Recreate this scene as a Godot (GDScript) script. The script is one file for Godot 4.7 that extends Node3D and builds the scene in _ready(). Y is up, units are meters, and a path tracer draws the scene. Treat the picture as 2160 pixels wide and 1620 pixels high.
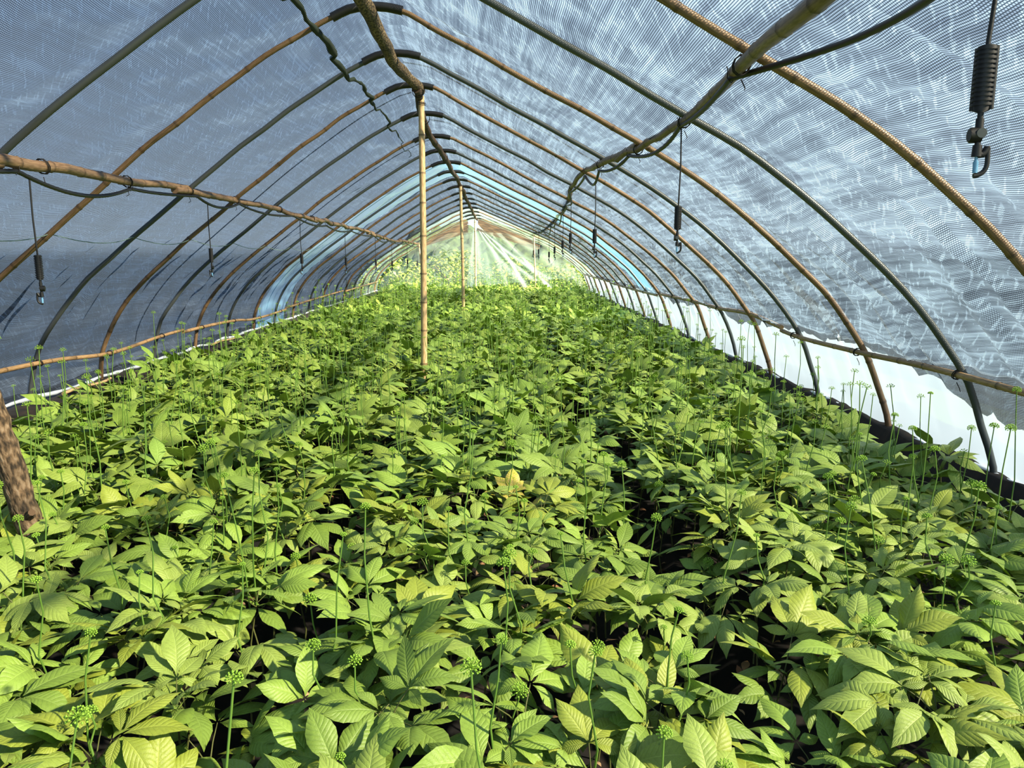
extends Node3D
# A plastic and net covered bamboo tunnel over beds of ginseng. The tunnel runs along -Z; "d" below is the distance along it from the camera, x is across it, y is up (metres).

const ORD := ["first", "second", "third", "fourth", "fifth", "sixth", "seventh", "eighth", "ninth", "tenth", "eleventh", "twelfth", "thirteenth", "fourteenth", "fifteenth", "sixteenth", "seventeenth", "eighteenth", "nineteenth", "twentieth"]
const HOOP0 := 5.76
const STEP := 1.05
const FAR_END := 22.0

var rng := RandomNumberGenerator.new()
var noise := FastNoiseLite.new()
var used := {}
var m_bamboo: StandardMaterial3D
var m_bark: StandardMaterial3D
var m_pipe: StandardMaterial3D
var m_black: StandardMaterial3D
var m_wire: StandardMaterial3D
var m_blue: StandardMaterial3D
var m_net: StandardMaterial3D
var m_film: StandardMaterial3D
var m_white_film: StandardMaterial3D
var m_clear: StandardMaterial3D
var m_hem: StandardMaterial3D
var m_edge: StandardMaterial3D
var m_pale: StandardMaterial3D
var m_soil: StandardMaterial3D
var m_stem: StandardMaterial3D
var m_stalk: StandardMaterial3D
var m_umbel: StandardMaterial3D
var m_leaf := []
var m_leaf_yellow: StandardMaterial3D
var m_leaf_many: StandardMaterial3D
var leaf_hi := []
var leaf_lo := []
var petioles := []
var petiole_ends := []
var stems := []
var stalks := []
var umbels := []
var umbel_lo: ArrayMesh
var prof_l := []
var prof_r := []


# ---------------------------------------------------------------- mesh helpers
class MB:
	var v := PackedVector3Array()
	var n := PackedVector3Array()
	var uv := PackedVector2Array()
	var uv2 := PackedVector2Array()
	var c := PackedColorArray()
	var i := PackedInt32Array()
	func put(p: Vector3, nn: Vector3, t: Vector2, cc := Color.WHITE) -> int:
		v.append(p); n.append(nn); uv.append(t); c.append(cc)
		return v.size() - 1
	func quad(a: int, b: int, cc: int, d: int) -> void:
		i.append_array([a, b, cc, a, cc, d])
	func smooth() -> void:
		n.resize(v.size())
		n.fill(Vector3.ZERO)
		for k in range(0, i.size(), 3):
			var f := (v[i[k + 2]] - v[i[k]]).cross(v[i[k + 1]] - v[i[k]])
			for e in 3:
				n[i[k + e]] += f
		for k in n.size():
			n[k] = n[k].normalized() if n[k].length() > 1e-12 else Vector3.UP
	func done() -> ArrayMesh:
		var a := []
		a.resize(Mesh.ARRAY_MAX)
		a[Mesh.ARRAY_VERTEX] = v
		a[Mesh.ARRAY_NORMAL] = n
		a[Mesh.ARRAY_TEX_UV] = uv
		if uv2.size() == v.size():
			a[Mesh.ARRAY_TEX_UV2] = uv2
		a[Mesh.ARRAY_COLOR] = c
		a[Mesh.ARRAY_INDEX] = i
		var m := ArrayMesh.new()
		m.add_surface_from_arrays(Mesh.PRIMITIVE_TRIANGLES, a)
		return m


func tube(b: MB, pts: Array, radii: Array, sides := 8, cols: Array = [], caps := true) -> void:
	var n := pts.size()
	var side := Vector3.ZERO
	var base := b.v.size()
	var along := 0.0
	for k in n:
		var dir: Vector3 = (pts[mini(k + 1, n - 1)] - pts[maxi(k - 1, 0)]).normalized()
		if k == 0:
			side = dir.cross(Vector3.UP if absf(dir.y) < 0.9 else Vector3.RIGHT).normalized()
		else:
			along += (pts[k] - pts[k - 1]).length()
			side = (side - dir * side.dot(dir)).normalized()
		var other := dir.cross(side)
		for s in sides + 1:
			var a := TAU * s / sides
			var o := side * cos(a) + other * sin(a)
			var r: float = radii[k] if radii.size() > 1 else radii[0]
			b.put(pts[k] + o * r, o, Vector2(float(s) / sides, along), cols[k] if cols.size() > 1 else (cols[0] if cols.size() else Color.WHITE))
	for k in n - 1:
		for s in sides:
			var p := base + k * (sides + 1) + s
			b.quad(p, p + sides + 1, p + sides + 2, p + 1)
	if caps:
		for e in [0, n - 1]:
			var q: Vector3 = pts[e]
			var nn: Vector3 = (pts[0] - pts[1]).normalized() if e == 0 else (pts[n - 1] - pts[n - 2]).normalized()
			var cc: Color = (cols[e] if cols.size() > 1 else (cols[0] if cols.size() else Color.WHITE))
			var mid := b.put(q, nn, Vector2(0.5, 0.5), cc)
			var ring := []
			for s in sides:
				ring.append(b.put(b.v[base + e * (sides + 1) + s], nn, Vector2(0.5, 0.5), cc))
			for s in sides:
				if e != 0:
					b.i.append_array([mid, ring[(s + 1) % sides], ring[s]])
				else:
					b.i.append_array([mid, ring[s], ring[(s + 1) % sides]])


func spline(ctrl: Array, step: float) -> Array:
	# Catmull-Rom through the points, sampled about every STEP metres
	var out := []
	for k in ctrl.size() - 1:
		var p0: Vector3 = ctrl[maxi(k - 1, 0)]
		var p1: Vector3 = ctrl[k]
		var p2: Vector3 = ctrl[k + 1]
		var p3: Vector3 = ctrl[mini(k + 2, ctrl.size() - 1)]
		var parts := maxi(1, int((p2 - p1).length() / step))
		for s in parts:
			out.append(p1.cubic_interpolate(p2, p0, p3, float(s) / parts))
	out.append(ctrl[-1])
	return out


func bamboo(b: MB, ctrl: Array, r0: float, r1: float, tone: Color, gap := 0.27, sides := 8) -> void:
	# a culm: smooth internodes with a raised, darker ring at each joint
	var line := spline(ctrl, 0.03)
	var total := 0.0
	var run := [0.0]
	for k in range(1, line.size()):
		total += (line[k] - line[k - 1]).length()
		run.append(total)
	var stations := []
	var s := 0.0
	var joint := rng.randf_range(0.05, gap)
	while s < total:
		if s >= joint - 0.014:
			stations.append_array([[joint - 0.014, 0.0], [joint - 0.004, 0.6], [joint, 1.0], [joint + 0.005, 0.9], [joint + 0.014, 0.0]])
			s = joint + 0.014
			joint += gap * rng.randf_range(0.8, 1.2)
		else:
			stations.append([s, 0.0])
		s += minf(0.08, maxf(0.01, joint - 0.014 - s))
	if stations[-1][0] < total:
		stations.append([total, 0.0])
	var pts := []
	var rad := []
	var col := []
	var at := 0
	var patch := rng.randf() * 100.0
	for st in stations:
		var q: float = minf(st[0], total)
		while at < run.size() - 2 and run[at + 1] < q:
			at += 1
		var f: float = clampf((q - run[at]) / maxf(1e-6, run[at + 1] - run[at]), 0, 1)
		pts.append(line[at].lerp(line[at + 1], f))
		rad.append(lerpf(r0, r1, q / total) * (1.0 + 0.13 * st[1]))
		var spot := 0.82 + 0.3 * noise.get_noise_2d(patch + q * 60.0, patch)
		var cc := tone * spot
		col.append(cc.lerp(Color(0.05, 0.032, 0.018), 0.75 * st[1]))
	tube(b, pts, rad, sides, col)


func mat(color: Color, rough := 0.8, metal := 0.0) -> StandardMaterial3D:
	var m := StandardMaterial3D.new()
	m.albedo_color = color
	m.roughness = rough
	m.metallic = metal
	return m


func numbered(n: String) -> String:
	if not used.has(n):
		used[n] = 0
		return n
	used[n] += 1
	return "%s_%03d" % [n, used[n]]


func thing(called: String, label: String, category: String, at := Vector3.ZERO, group := "") -> Node3D:
	var o := Node3D.new()
	o.name = numbered(called)
	add_child(o)
	o.position = at
	o.set_meta("label", label)
	o.set_meta("category", category)
	if group:
		o.set_meta("group", group)
	return o


func part(called: String, mesh: Mesh, m: Material, parent: Node, at := Vector3.ZERO) -> MeshInstance3D:
	var o := MeshInstance3D.new()
	o.name = called
	o.mesh = mesh
	o.material_override = m
	o.position = at
	parent.add_child(o, true)
	return o


func structure(called: String, mesh: Mesh, m: Material, label := "") -> MeshInstance3D:
	var o := part(called, mesh, m, self)
	o.set_meta("kind", "structure")
	if label:
		o.set_meta("label", label)
	return o


# ---------------------------------------------------------------- the tunnel's shape
func drop(d: float) -> float:
	var k := [[7.0, 0.0], [9.0, 0.12], [13.7, 0.22], [22.0, 0.5], [60.0, 0.6]]
	if d <= 7.0:
		return 0.0
	for j in k.size() - 1:
		if d <= k[j + 1][0]:
			return lerpf(k[j][1], k[j + 1][1], (d - k[j][0]) / (k[j + 1][0] - k[j][0]))
	return 0.5


func warp(x: float, y: float, d: float) -> Vector3:
	# the ridge sags and the whole tunnel drifts a little towards the far end
	var yy := y if y < 0.9 else 0.9 + (y - 0.9) * (1.0 - drop(d) / 2.0)
	return Vector3(x + 0.01 * maxf(0.0, d - 6.0), yy, -d)


func ridge_x(d: float) -> float:
	# where the ridge poles run across the tunnel, before warp()
	var k := [[0.0, -0.745], [5.76, -0.735], [6.8, -0.66], [7.9, -0.72], [9.0, -0.72], [13.6, -0.68], [60.0, -0.73]]
	for j in k.size() - 1:
		if d <= k[j + 1][0]:
			return lerpf(k[j][1], k[j + 1][1], (d - k[j][0]) / (k[j + 1][0] - k[j][0]))
	return -0.73


func profile(raw: Array, n: int) -> Array:
	var pts := []
	for p in raw:
		pts.append(Vector3(p[0], p[1], 0))
	var line := spline(pts, 0.02)
	var run := [0.0]
	for k in range(1, line.size()):
		run.append(run[-1] + (line[k] - line[k - 1]).length())
	var out := []
	var at := 0
	for k in n:
		var q: float = run[-1] * k / (n - 1)
		while at < run.size() - 2 and run[at + 1] < q:
			at += 1
		out.append(line[at].lerp(line[at + 1], (q - run[at]) / maxf(1e-6, run[at + 1] - run[at])))
	return out


func rail_path(table: Array, d0: float, d1: float, step: float, dy := 0.0) -> Array:
	var ctrl := []
	for p in table:
		ctrl.append(Vector3(p[0], p[1], -p[2]))
	var line := spline(ctrl, step)
	var out := []
	for p in line:
		if -p.z >= d0 - 1e-4 and -p.z <= d1 + 1e-4:
			out.append(p + Vector3(0, dy, 0))
	return out


func at_d(line: Array, d: float) -> Vector3:
	for k in line.size() - 1:
		if -line[k + 1].z >= d:
			return line[k].lerp(line[k + 1], clampf((d + line[k].z) / maxf(1e-6, line[k].z - line[k + 1].z), 0, 1))
	return line[-1]


# ---------------------------------------------------------------- textures
func net_texture() -> ImageTexture:
	# knitted shade net over film: dark threads round pale cells; 0.4 m of cloth
	var n := 1024
	var cells := 56
	var data := PackedByteArray()
	data.resize(n * n * 4)
	var w := []
	for k in n:
		w.append(noise.get_noise_1d(k * 3.0))
	var at := 0
	for y in n:
		var v := float(y) * cells / n
		var row := int(v)
		var fv := v - row
		for x in n:
			var u := float(x) * cells / n + (0.5 if row % 2 else 0.0)
			var fu := u - floorf(u)
			var edge := minf(minf(fu, 1.0 - fu) * 1.25, minf(fv, 1.0 - fv) * 0.85)
			var t := clampf((edge - 0.10) / 0.13, 0.0, 1.0)
			var g := int((x * 7349 + y * 9151 + x * y * 13) % 23)
			data[at] = int(lerpf(44, 136 + g, t))
			data[at + 1] = int(lerpf(51, 144 + g, t))
			data[at + 2] = int(lerpf(59, 151 + g, t))
			data[at + 3] = int(lerpf(242, 178, t))
			at += 4
	return ImageTexture.create_from_image(Image.create_from_data(n, n, false, Image.FORMAT_RGBA8, data))


func streak_texture(seed_: int) -> ImageTexture:
	# dust and scuffs drawn out along the cloth: long streaks, pale scratches, blotches
	var n := 1024
	var a := FastNoiseLite.new()
	a.seed = seed_
	a.frequency = 0.004
	a.fractal_octaves = 3
	var data := PackedByteArray()
	data.resize(n * n * 3)
	var at := 0
	for y in n:
		for x in n:
			# x runs along the tunnel, y across the cloth
			var warpv := 7.0 * sin(TAU * x / n) + 2.0 * sin(TAU * 3.0 * x / n)
			var s := 0.45 * a.get_noise_2d(x * 0.35, (y + warpv) * 9.0) + 0.55 * a.get_noise_2d(x * 0.9 + 77.0, (y + warpv) * 26.0)
			var blot := a.get_noise_2d(x * 2.0 + 500.0, y * 2.0)
			var scr := a.get_noise_2d((x + y * 0.6) * 3.0, (y - x * 0.8) * 22.0 + 900.0)
			var g := 0.66 + 0.5 * s + 0.3 * blot + (0.26 if scr > 0.34 else 0.0)
			g = clampf(g, 0.25, 1.0)
			data[at] = int(255 * g * 0.985)
			data[at + 1] = int(255 * g)
			data[at + 2] = int(255 * minf(1.0, g * 1.015))
			at += 3
	return ImageTexture.create_from_image(Image.create_from_data(n, n, false, Image.FORMAT_RGB8, data))


func leaf_textures() -> Array:
	# colour and relief of a leaflet: u across (0..1, midrib at 0.5), v along (0 base .. 1 tip)
	var w := 256
	var h := 512
	var c := PackedByteArray()
	c.resize(w * h * 3)
	var b := PackedByteArray()
	b.resize(w * h)
	var nz := FastNoiseLite.new()
	nz.seed = 5
	nz.frequency = 0.03
	var p := 0
	for y in h:
		var u := (y + 0.5) / h
		for x in w:
			var v := absf((x + 0.5) / w * 2.0 - 1.0)
			var side := 0.35 if x < w / 2 else 0.0
			var s := u * 12.0 - v * 2.3 + 0.25 * v * v + side
			var f := s - floorf(s)
			var lat := minf(f, 1.0 - f)
			var vein := clampf(1.0 - lat / 0.055, 0, 1) * clampf(1.25 - v, 0, 1) * clampf((0.97 - u) * 8.0, 0, 1)
			var f2 := nz.get_noise_2d(x * 3.0, y * 3.0)
			var s2 := (v * 7.0 + f * 2.0)
			var net := clampf(1.0 - absf(s2 - floorf(s2) - 0.5) / 0.08, 0, 1) * 0.35
			var rib := clampf(1.0 - v / (0.055 * (1.15 - u)), 0, 1)
			var tone := 1.0 + 0.10 * f2 + 0.06 * nz.get_noise_2d(x * 0.7, y * 0.7 + 300.0)
			var col := Vector3(141, 162, 72) * tone
			col = col.lerp(Vector3(184, 204, 116), clampf(vein * 0.22 + rib * 0.8 + net * 0.12, 0, 1))
			c[p * 3] = int(clampf(col.x, 0, 255))
			c[p * 3 + 1] = int(clampf(col.y, 0, 255))
			c[p * 3 + 2] = int(clampf(col.z, 0, 255))
			var bulge := pow(sin(PI * f), 0.55)
			var hgt := 0.30 + 0.52 * bulge * clampf(v * 6.0, 0.2, 1.0) - 0.18 * net - 0.35 * rib + 0.10 * f2
			b[p] = int(clampf(hgt, 0, 1) * 255)
			p += 1
	var ci := Image.create_from_data(w, h, false, Image.FORMAT_RGB8, c)
	var bi := Image.create_from_data(w, h, false, Image.FORMAT_L8, b)
	return [ImageTexture.create_from_image(ci), ImageTexture.create_from_image(bi)]


func noise_tex(size: int, freq: float, cols: Array, stops: Array, seed_ := 1, oct := 4) -> NoiseTexture2D:
	var t := NoiseTexture2D.new()
	t.width = size
	t.height = size
	t.seamless = true
	var nn := FastNoiseLite.new()
	nn.seed = seed_
	nn.frequency = freq
	nn.fractal_octaves = oct
	t.noise = nn
	if cols.size():
		var g := Gradient.new()
		g.colors = PackedColorArray(cols)
		g.offsets = PackedFloat32Array(stops)
		t.color_ramp = g
	return t


func materials() -> void:
	m_bamboo = mat(Color.WHITE, 0.5)
	m_bamboo.vertex_color_use_as_albedo = true
	m_bamboo.albedo_texture = noise_tex(256, 0.03, [Color(0.80, 0.77, 0.72), Color(1, 1, 1)], [0.25, 0.65], 3)
	m_bamboo.uv1_scale = Vector3(2, 1.5, 1)
	m_bark = mat(Color.WHITE, 0.9)
	m_bark.vertex_color_use_as_albedo = true
	m_bark.albedo_texture = noise_tex(256, 0.05, [Color(0.35, 0.33, 0.28), Color(0.8, 0.75, 0.68), Color(1, 1, 1)], [0.2, 0.55, 0.8], 8)
	m_bark.uv1_scale = Vector3(1, 1.6, 1)
	m_bark.heightmap_enabled = true
	m_bark.heightmap_texture = noise_tex(256, 0.06, [], [], 9)
	m_bark.heightmap_scale = 0.6
	m_pipe = mat(Color(0.29, 0.31, 0.31), 0.45, 0.35)
	m_black = mat(Color(0.055, 0.058, 0.06), 0.5)
	m_wire = mat(Color(0.10, 0.085, 0.075), 0.6, 0.3)
	m_blue = mat(Color(0.42, 0.62, 0.76), 0.3)
	var weave := net_texture()
	m_net = mat(Color(1, 1, 1), 0.75)
	m_net.albedo_texture = weave
	m_net.transparency = BaseMaterial3D.TRANSPARENCY_ALPHA
	m_net.detail_enabled = true
	m_net.detail_albedo = streak_texture(11)
	m_net.detail_blend_mode = BaseMaterial3D.BLEND_MODE_MUL
	m_net.detail_uv_layer = BaseMaterial3D.DETAIL_UV_2
	m_net.backlight_enabled = true
	m_net.backlight = Color(0.85, 0.93, 1.0)
	m_net.cull_mode = BaseMaterial3D.CULL_DISABLED
	m_film = mat(Color(0.50, 0.70, 0.82, 0.6), 0.24)
	m_film.transparency = BaseMaterial3D.TRANSPARENCY_ALPHA
	m_film.backlight_enabled = true
	m_film.backlight = Color(0.16, 0.30, 0.40)
	m_film.cull_mode = BaseMaterial3D.CULL_DISABLED
	m_white_film = mat(Color(0.76, 0.80, 0.84, 0.9), 0.5)
	m_white_film.transparency = BaseMaterial3D.TRANSPARENCY_ALPHA
	m_white_film.backlight_enabled = true
	m_white_film.backlight = Color(0.36, 0.405, 0.455)
	m_white_film.cull_mode = BaseMaterial3D.CULL_DISABLED
	m_clear = mat(Color(0.66, 0.76, 0.70, 0.10), 0.2)
	m_clear.transparency = BaseMaterial3D.TRANSPARENCY_ALPHA
	m_clear.cull_mode = BaseMaterial3D.CULL_DISABLED
	m_edge = mat(Color(0.44, 0.54, 0.52), 0.6)
	m_pale = mat(Color(0.56, 0.66, 0.64, 0.26), 0.24)
	m_pale.transparency = BaseMaterial3D.TRANSPARENCY_ALPHA
	m_pale.backlight_enabled = true
	m_pale.backlight = Color(0.15, 0.20, 0.19)
	m_pale.cull_mode = BaseMaterial3D.CULL_DISABLED
	m_hem = mat(Color(0.09, 0.15, 0.10), 0.9)
	m_soil = mat(Color.WHITE, 1.0)
	m_soil.albedo_texture = noise_tex(512, 0.02, [Color(0.04, 0.034, 0.03), Color(0.095, 0.075, 0.06), Color(0.16, 0.115, 0.085)], [0.3, 0.55, 0.85], 21, 5)
	m_soil.uv1_triplanar = true
	m_soil.uv1_scale = Vector3(0.9, 0.9, 0.9)
	m_stem = mat(Color(0.34, 0.36, 0.17), 0.6)
	m_stalk = mat(Color(0.36, 0.50, 0.17), 0.6)
	m_umbel = mat(Color(0.52, 0.68, 0.20), 0.6)
	var lt := leaf_textures()
	for tint in [Color(1, 1, 1), Color(0.95, 1.0, 0.9), Color(1.0, 0.96, 0.80), Color(0.84, 0.89, 0.80)]:
		m_leaf.append(leaf_material(lt, tint))
	m_leaf_yellow = leaf_material(lt, Color(1, 1, 1))
	m_leaf_yellow.albedo_texture = noise_tex(128, 0.03, [Color(0.62, 0.66, 0.22), Color(0.86, 0.80, 0.34), Color(0.80, 0.70, 0.42)], [0.2, 0.5, 0.85], 30)
	m_leaf_many = leaf_material(lt, Color(1, 1, 1))
	m_leaf_many.vertex_color_use_as_albedo = true


func leaf_material(lt: Array, tint: Color) -> StandardMaterial3D:
	var m := mat(tint, 0.5)
	m.albedo_texture = lt[0]
	m.heightmap_enabled = true
	m.heightmap_texture = lt[1]
	m.heightmap_scale = 0.19
	m.metallic_specular = 0.5
	m.backlight_enabled = true
	m.backlight = Color(0.34, 0.40, 0.14)
	m.cull_mode = BaseMaterial3D.CULL_DISABLED
	return m


# ---------------------------------------------------------------- the ginseng
func leaflet_mesh(rows: int, half: int, shape: Dictionary) -> ArrayMesh:
	# one metre long along +X; scaled by the node that uses it
	var b := MB.new()
	var prof := [[0.0, 0.02], [0.06, 0.09], [0.16, 0.40], [0.3, 0.78], [0.43, 0.97], [0.54, 1.0], [0.66, 0.86], [0.78, 0.56], [0.88, 0.27], [0.95, 0.10], [1.0, 0.0]]
	for r in rows + 1:
		var u := float(r) / rows
		var wd := 0.0
		for k in prof.size() - 1:
			if u >= prof[k][0] and u <= prof[k + 1][0]:
				wd = lerpf(prof[k][1], prof[k + 1][1], (u - prof[k][0]) / (prof[k + 1][0] - prof[k][0]))
				break
		if rows > 8 and r % 2 and r < rows - 1:
			wd *= 1.045
		wd *= shape.width
		for j in range(-half, half + 1):
			var v := float(j) / half
			var y: float = shape.lift * u - shape.droop * u * u + absf(v) * wd * shape.fold * (1.0 - 0.75 * u) - wd * v * v * shape.roll
			y += shape.wave * sin(u * 9.0 + shape.phase + (1.5 if v > 0 else 0.0)) * v * v * wd
			var z: float = v * wd + shape.bend * u * u
			var x: float = u * (1.0 - 0.25 * shape.droop * u) - 0.05 * absf(v) * wd
			var a: float = shape.twist * u
			b.put(Vector3(x, y + z * sin(a), z * cos(a)), Vector3.UP, Vector2(0.5 + 0.5 * v * 0.96, u))
	var wide := half * 2 + 1
	for r in rows:
		for j in wide - 1:
			var p := r * wide + j
			b.quad(p, p + wide, p + wide + 1, p + 1)
	b.smooth()
	return b.done()


func plant_kit() -> void:
	for k in 9:
		var shape := {
			"width": rng.randf_range(0.17, 0.225), "lift": rng.randf_range(0.0, 0.22), "droop": rng.randf_range(0.12, 0.58), "fold": rng.randf_range(0.15, 0.55), "roll": rng.randf_range(0.0, 0.5),
			"wave": rng.randf_range(0.05, 0.22), "phase": rng.randf() * TAU, "bend": rng.randf_range(-0.12, 0.12), "twist": rng.randf_range(-0.5, 0.5),
		}
		leaf_hi.append(leaflet_mesh(14, 3, shape))
		leaf_lo.append(leaflet_mesh(6, 1, shape))
	for k in 4:
		var b := MB.new()
		var a := deg_to_rad([22, 36, 50, 64][k])
		var e := Vector3(cos(a), sin(a), 0) * 0.09
		var mid := e * 0.5 + Vector3(0, 0.008, 0)
		tube(b, [Vector3.ZERO, mid, e], [0.0019, 0.0016, 0.0013], 5, [], false)
		petioles.append(b.done())
		petiole_ends.append(e)
	for k in 3:
		var b := MB.new()
		var lean := Vector3([0.01, -0.015, 0.02][k], 0, [0.015, 0.01, -0.012][k])
		tube(b, [Vector3(0, -0.03, 0), Vector3(0, 0.5, 0) + lean, Vector3(0, 1, 0)], [0.0034, 0.003, 0.0024], 6, [], false)
		stems.append(b.done())
		var s := MB.new()
		var w := [0.03, -0.05, 0.045][k] as float
		tube(s, [Vector3.ZERO, Vector3(w * 0.4, 0.35, -w * 0.3), Vector3(w * 0.2, 0.7, w * 0.2), Vector3(0, 1, 0)], [0.0030, 0.0026, 0.0022, 0.0020], 6, [], false)
		stalks.append(s.done())
	for k in 3:
		umbels.append(umbel_mesh([34, 26, 40][k], [0.017, 0.013, 0.020][k], [-0.2, 0.1, -0.55][k], 5))
	umbel_lo = umbel_mesh(14, 0.017, -0.1, 3)


func umbel_mesh(count: int, r: float, low: float, sides: int) -> ArrayMesh:
	# a head of short pedicels, each with a small green fruit, over part of a sphere
	var b := MB.new()
	for k in count:
		var y := 1.0 - (k + 0.5) / count * (1.0 - low)
		var a := k * 2.39996
		var q := sqrt(maxf(0.0, 1.0 - y * y))
		var dir := Vector3(q * cos(a), y * 0.85, q * sin(a))
		tube(b, [Vector3.ZERO, dir * r], [0.0006], 3, [], false)
		var c := dir * r
		var s := 0.0029
		var first := b.v.size()
		for e in [Vector3.UP, Vector3.DOWN]:
			b.put(c + e * s, e, Vector2.ZERO)
		for j in sides + 1:
			var o := Vector3(cos(TAU * j / sides), 0, sin(TAU * j / sides))
			b.put(c + o * s, o, Vector2.ZERO)
		for j in sides:
			b.i.append_array([first, first + 2 + j, first + 3 + j, first + 1, first + 3 + j, first + 2 + j])
	return b.done()


func fill_plant(root: Node3D, tall: float, stalk: float, lush: float, hi: bool, m: Material) -> void:
	# stem, whorl of palmate leaves (petiole > leaflets) and, for some, a flower stalk that ends in an umbel
	var st := part("stem", stems[rng.randi() % 3], m_stem, root)
	st.scale = Vector3(1, tall, 1)
	var count := rng.randi_range(3, 5) if hi else 4
	var turn := rng.randf() * TAU
	for k in count:
		var e := rng.randi() % 4
		var lf := part("leaf", petioles[e], m_stem, root, Vector3(0, tall - 0.004 * k, 0))
		var grow := lush * rng.randf_range(0.85, 1.15)
		lf.basis = Basis(Vector3.UP, turn + TAU * k / count + rng.randf_range(-0.35, 0.35)).scaled(Vector3.ONE * grow)
		var tip: Vector3 = petiole_ends[e]
		var tilt := rng.randf_range(-0.2, 0.72)
		var rolled := rng.randf_range(-0.4, 0.4)
		var fan := Basis(Vector3(0, 0, 1), tilt) * Basis(Vector3(1, 0, 0), rolled)
		for j in 5:
			var size: float = [0.158, 0.140, 0.140, 0.080, 0.080][j] * rng.randf_range(0.88, 1.12)
			var ang: float = deg_to_rad([0, 42, -42, 98, -98][j]) + rng.randf_range(-0.16, 0.16)
			var lift := rng.randf_range(-0.28, 0.5)
			var mesh: Mesh = (leaf_hi if hi else leaf_lo)[rng.randi() % leaf_hi.size()]
			var o := part("leaflet", mesh, m, lf)
			var turned := fan * Basis(Vector3.UP, ang) * Basis(Vector3(0, 0, 1), lift)
			o.transform = Transform3D(turned.scaled_local(Vector3(size, size, size * (-1 if hi and rng.randf() < 0.5 else 1))), tip + turned.x * 0.006)
	if stalk > 0:
		var sk := part("flower_stalk", stalks[rng.randi() % 3], m_stalk, root, Vector3(0, tall - 0.01, 0))
		sk.basis = Basis(Vector3(rng.randf_range(-1, 1), 0, rng.randf_range(-1, 1)).normalized(), rng.randf_range(0.0, 0.09))
		sk.basis = sk.basis.scaled_local(Vector3(1, stalk, 1))
		var um := part("umbel", umbels[rng.randi() % 3] if hi else umbel_lo, m_umbel, sk, Vector3(0, 1, 0))
		um.scale = Vector3(1, 1 / stalk, 1) * (rng.randf_range(0.65, 1.05))
		um.scale.y = um.scale.x / stalk


func merged(root: Node3D) -> ArrayMesh:
	var by := {}
	var todo := [[root, Transform3D()]]
	while todo.size():
		var e: Array = todo.pop_back()
		var o: Node3D = e[0]
		var t: Transform3D = e[1]
		if o is MeshInstance3D:
			if not by.has(o.material_override):
				by[o.material_override] = SurfaceTool.new()
				by[o.material_override].begin(Mesh.PRIMITIVE_TRIANGLES)
			by[o.material_override].append_from(o.mesh, 0, t)
		for c in o.get_children():
			todo.append([c, t * c.transform])
	var out: ArrayMesh = null
	for m in by:
		by[m].set_material(m)
		out = by[m].commit(out) if out else by[m].commit()
	return out


func bed_top(x: float, d: float) -> float:
	# beds lie higher than the two trodden paths; soil is banked up under both walls
	var g := 0.10
	g -= 0.12 * exp(-pow((x - 0.60 - 0.006 * d) / 0.16, 4.0))
	g -= 0.08 * exp(-pow((x + 0.62) / 0.12, 4.0))
	var xx := x - 0.01 * maxf(0.0, d - 6.0)
	g += 0.26 * smoothstep(-3.1, -3.4, xx) + 0.30 * smoothstep(2.28, 2.48, xx)
	return g


func in_bed(x: float, d: float) -> bool:
	var xx := x - 0.01 * maxf(0.0, d - 6.0)
	if xx < -2.98 or xx > 2.16:
		return false
	return absf(x - 0.60 - 0.006 * d) > 0.10 and absf(x + 0.62) > 0.06


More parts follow.
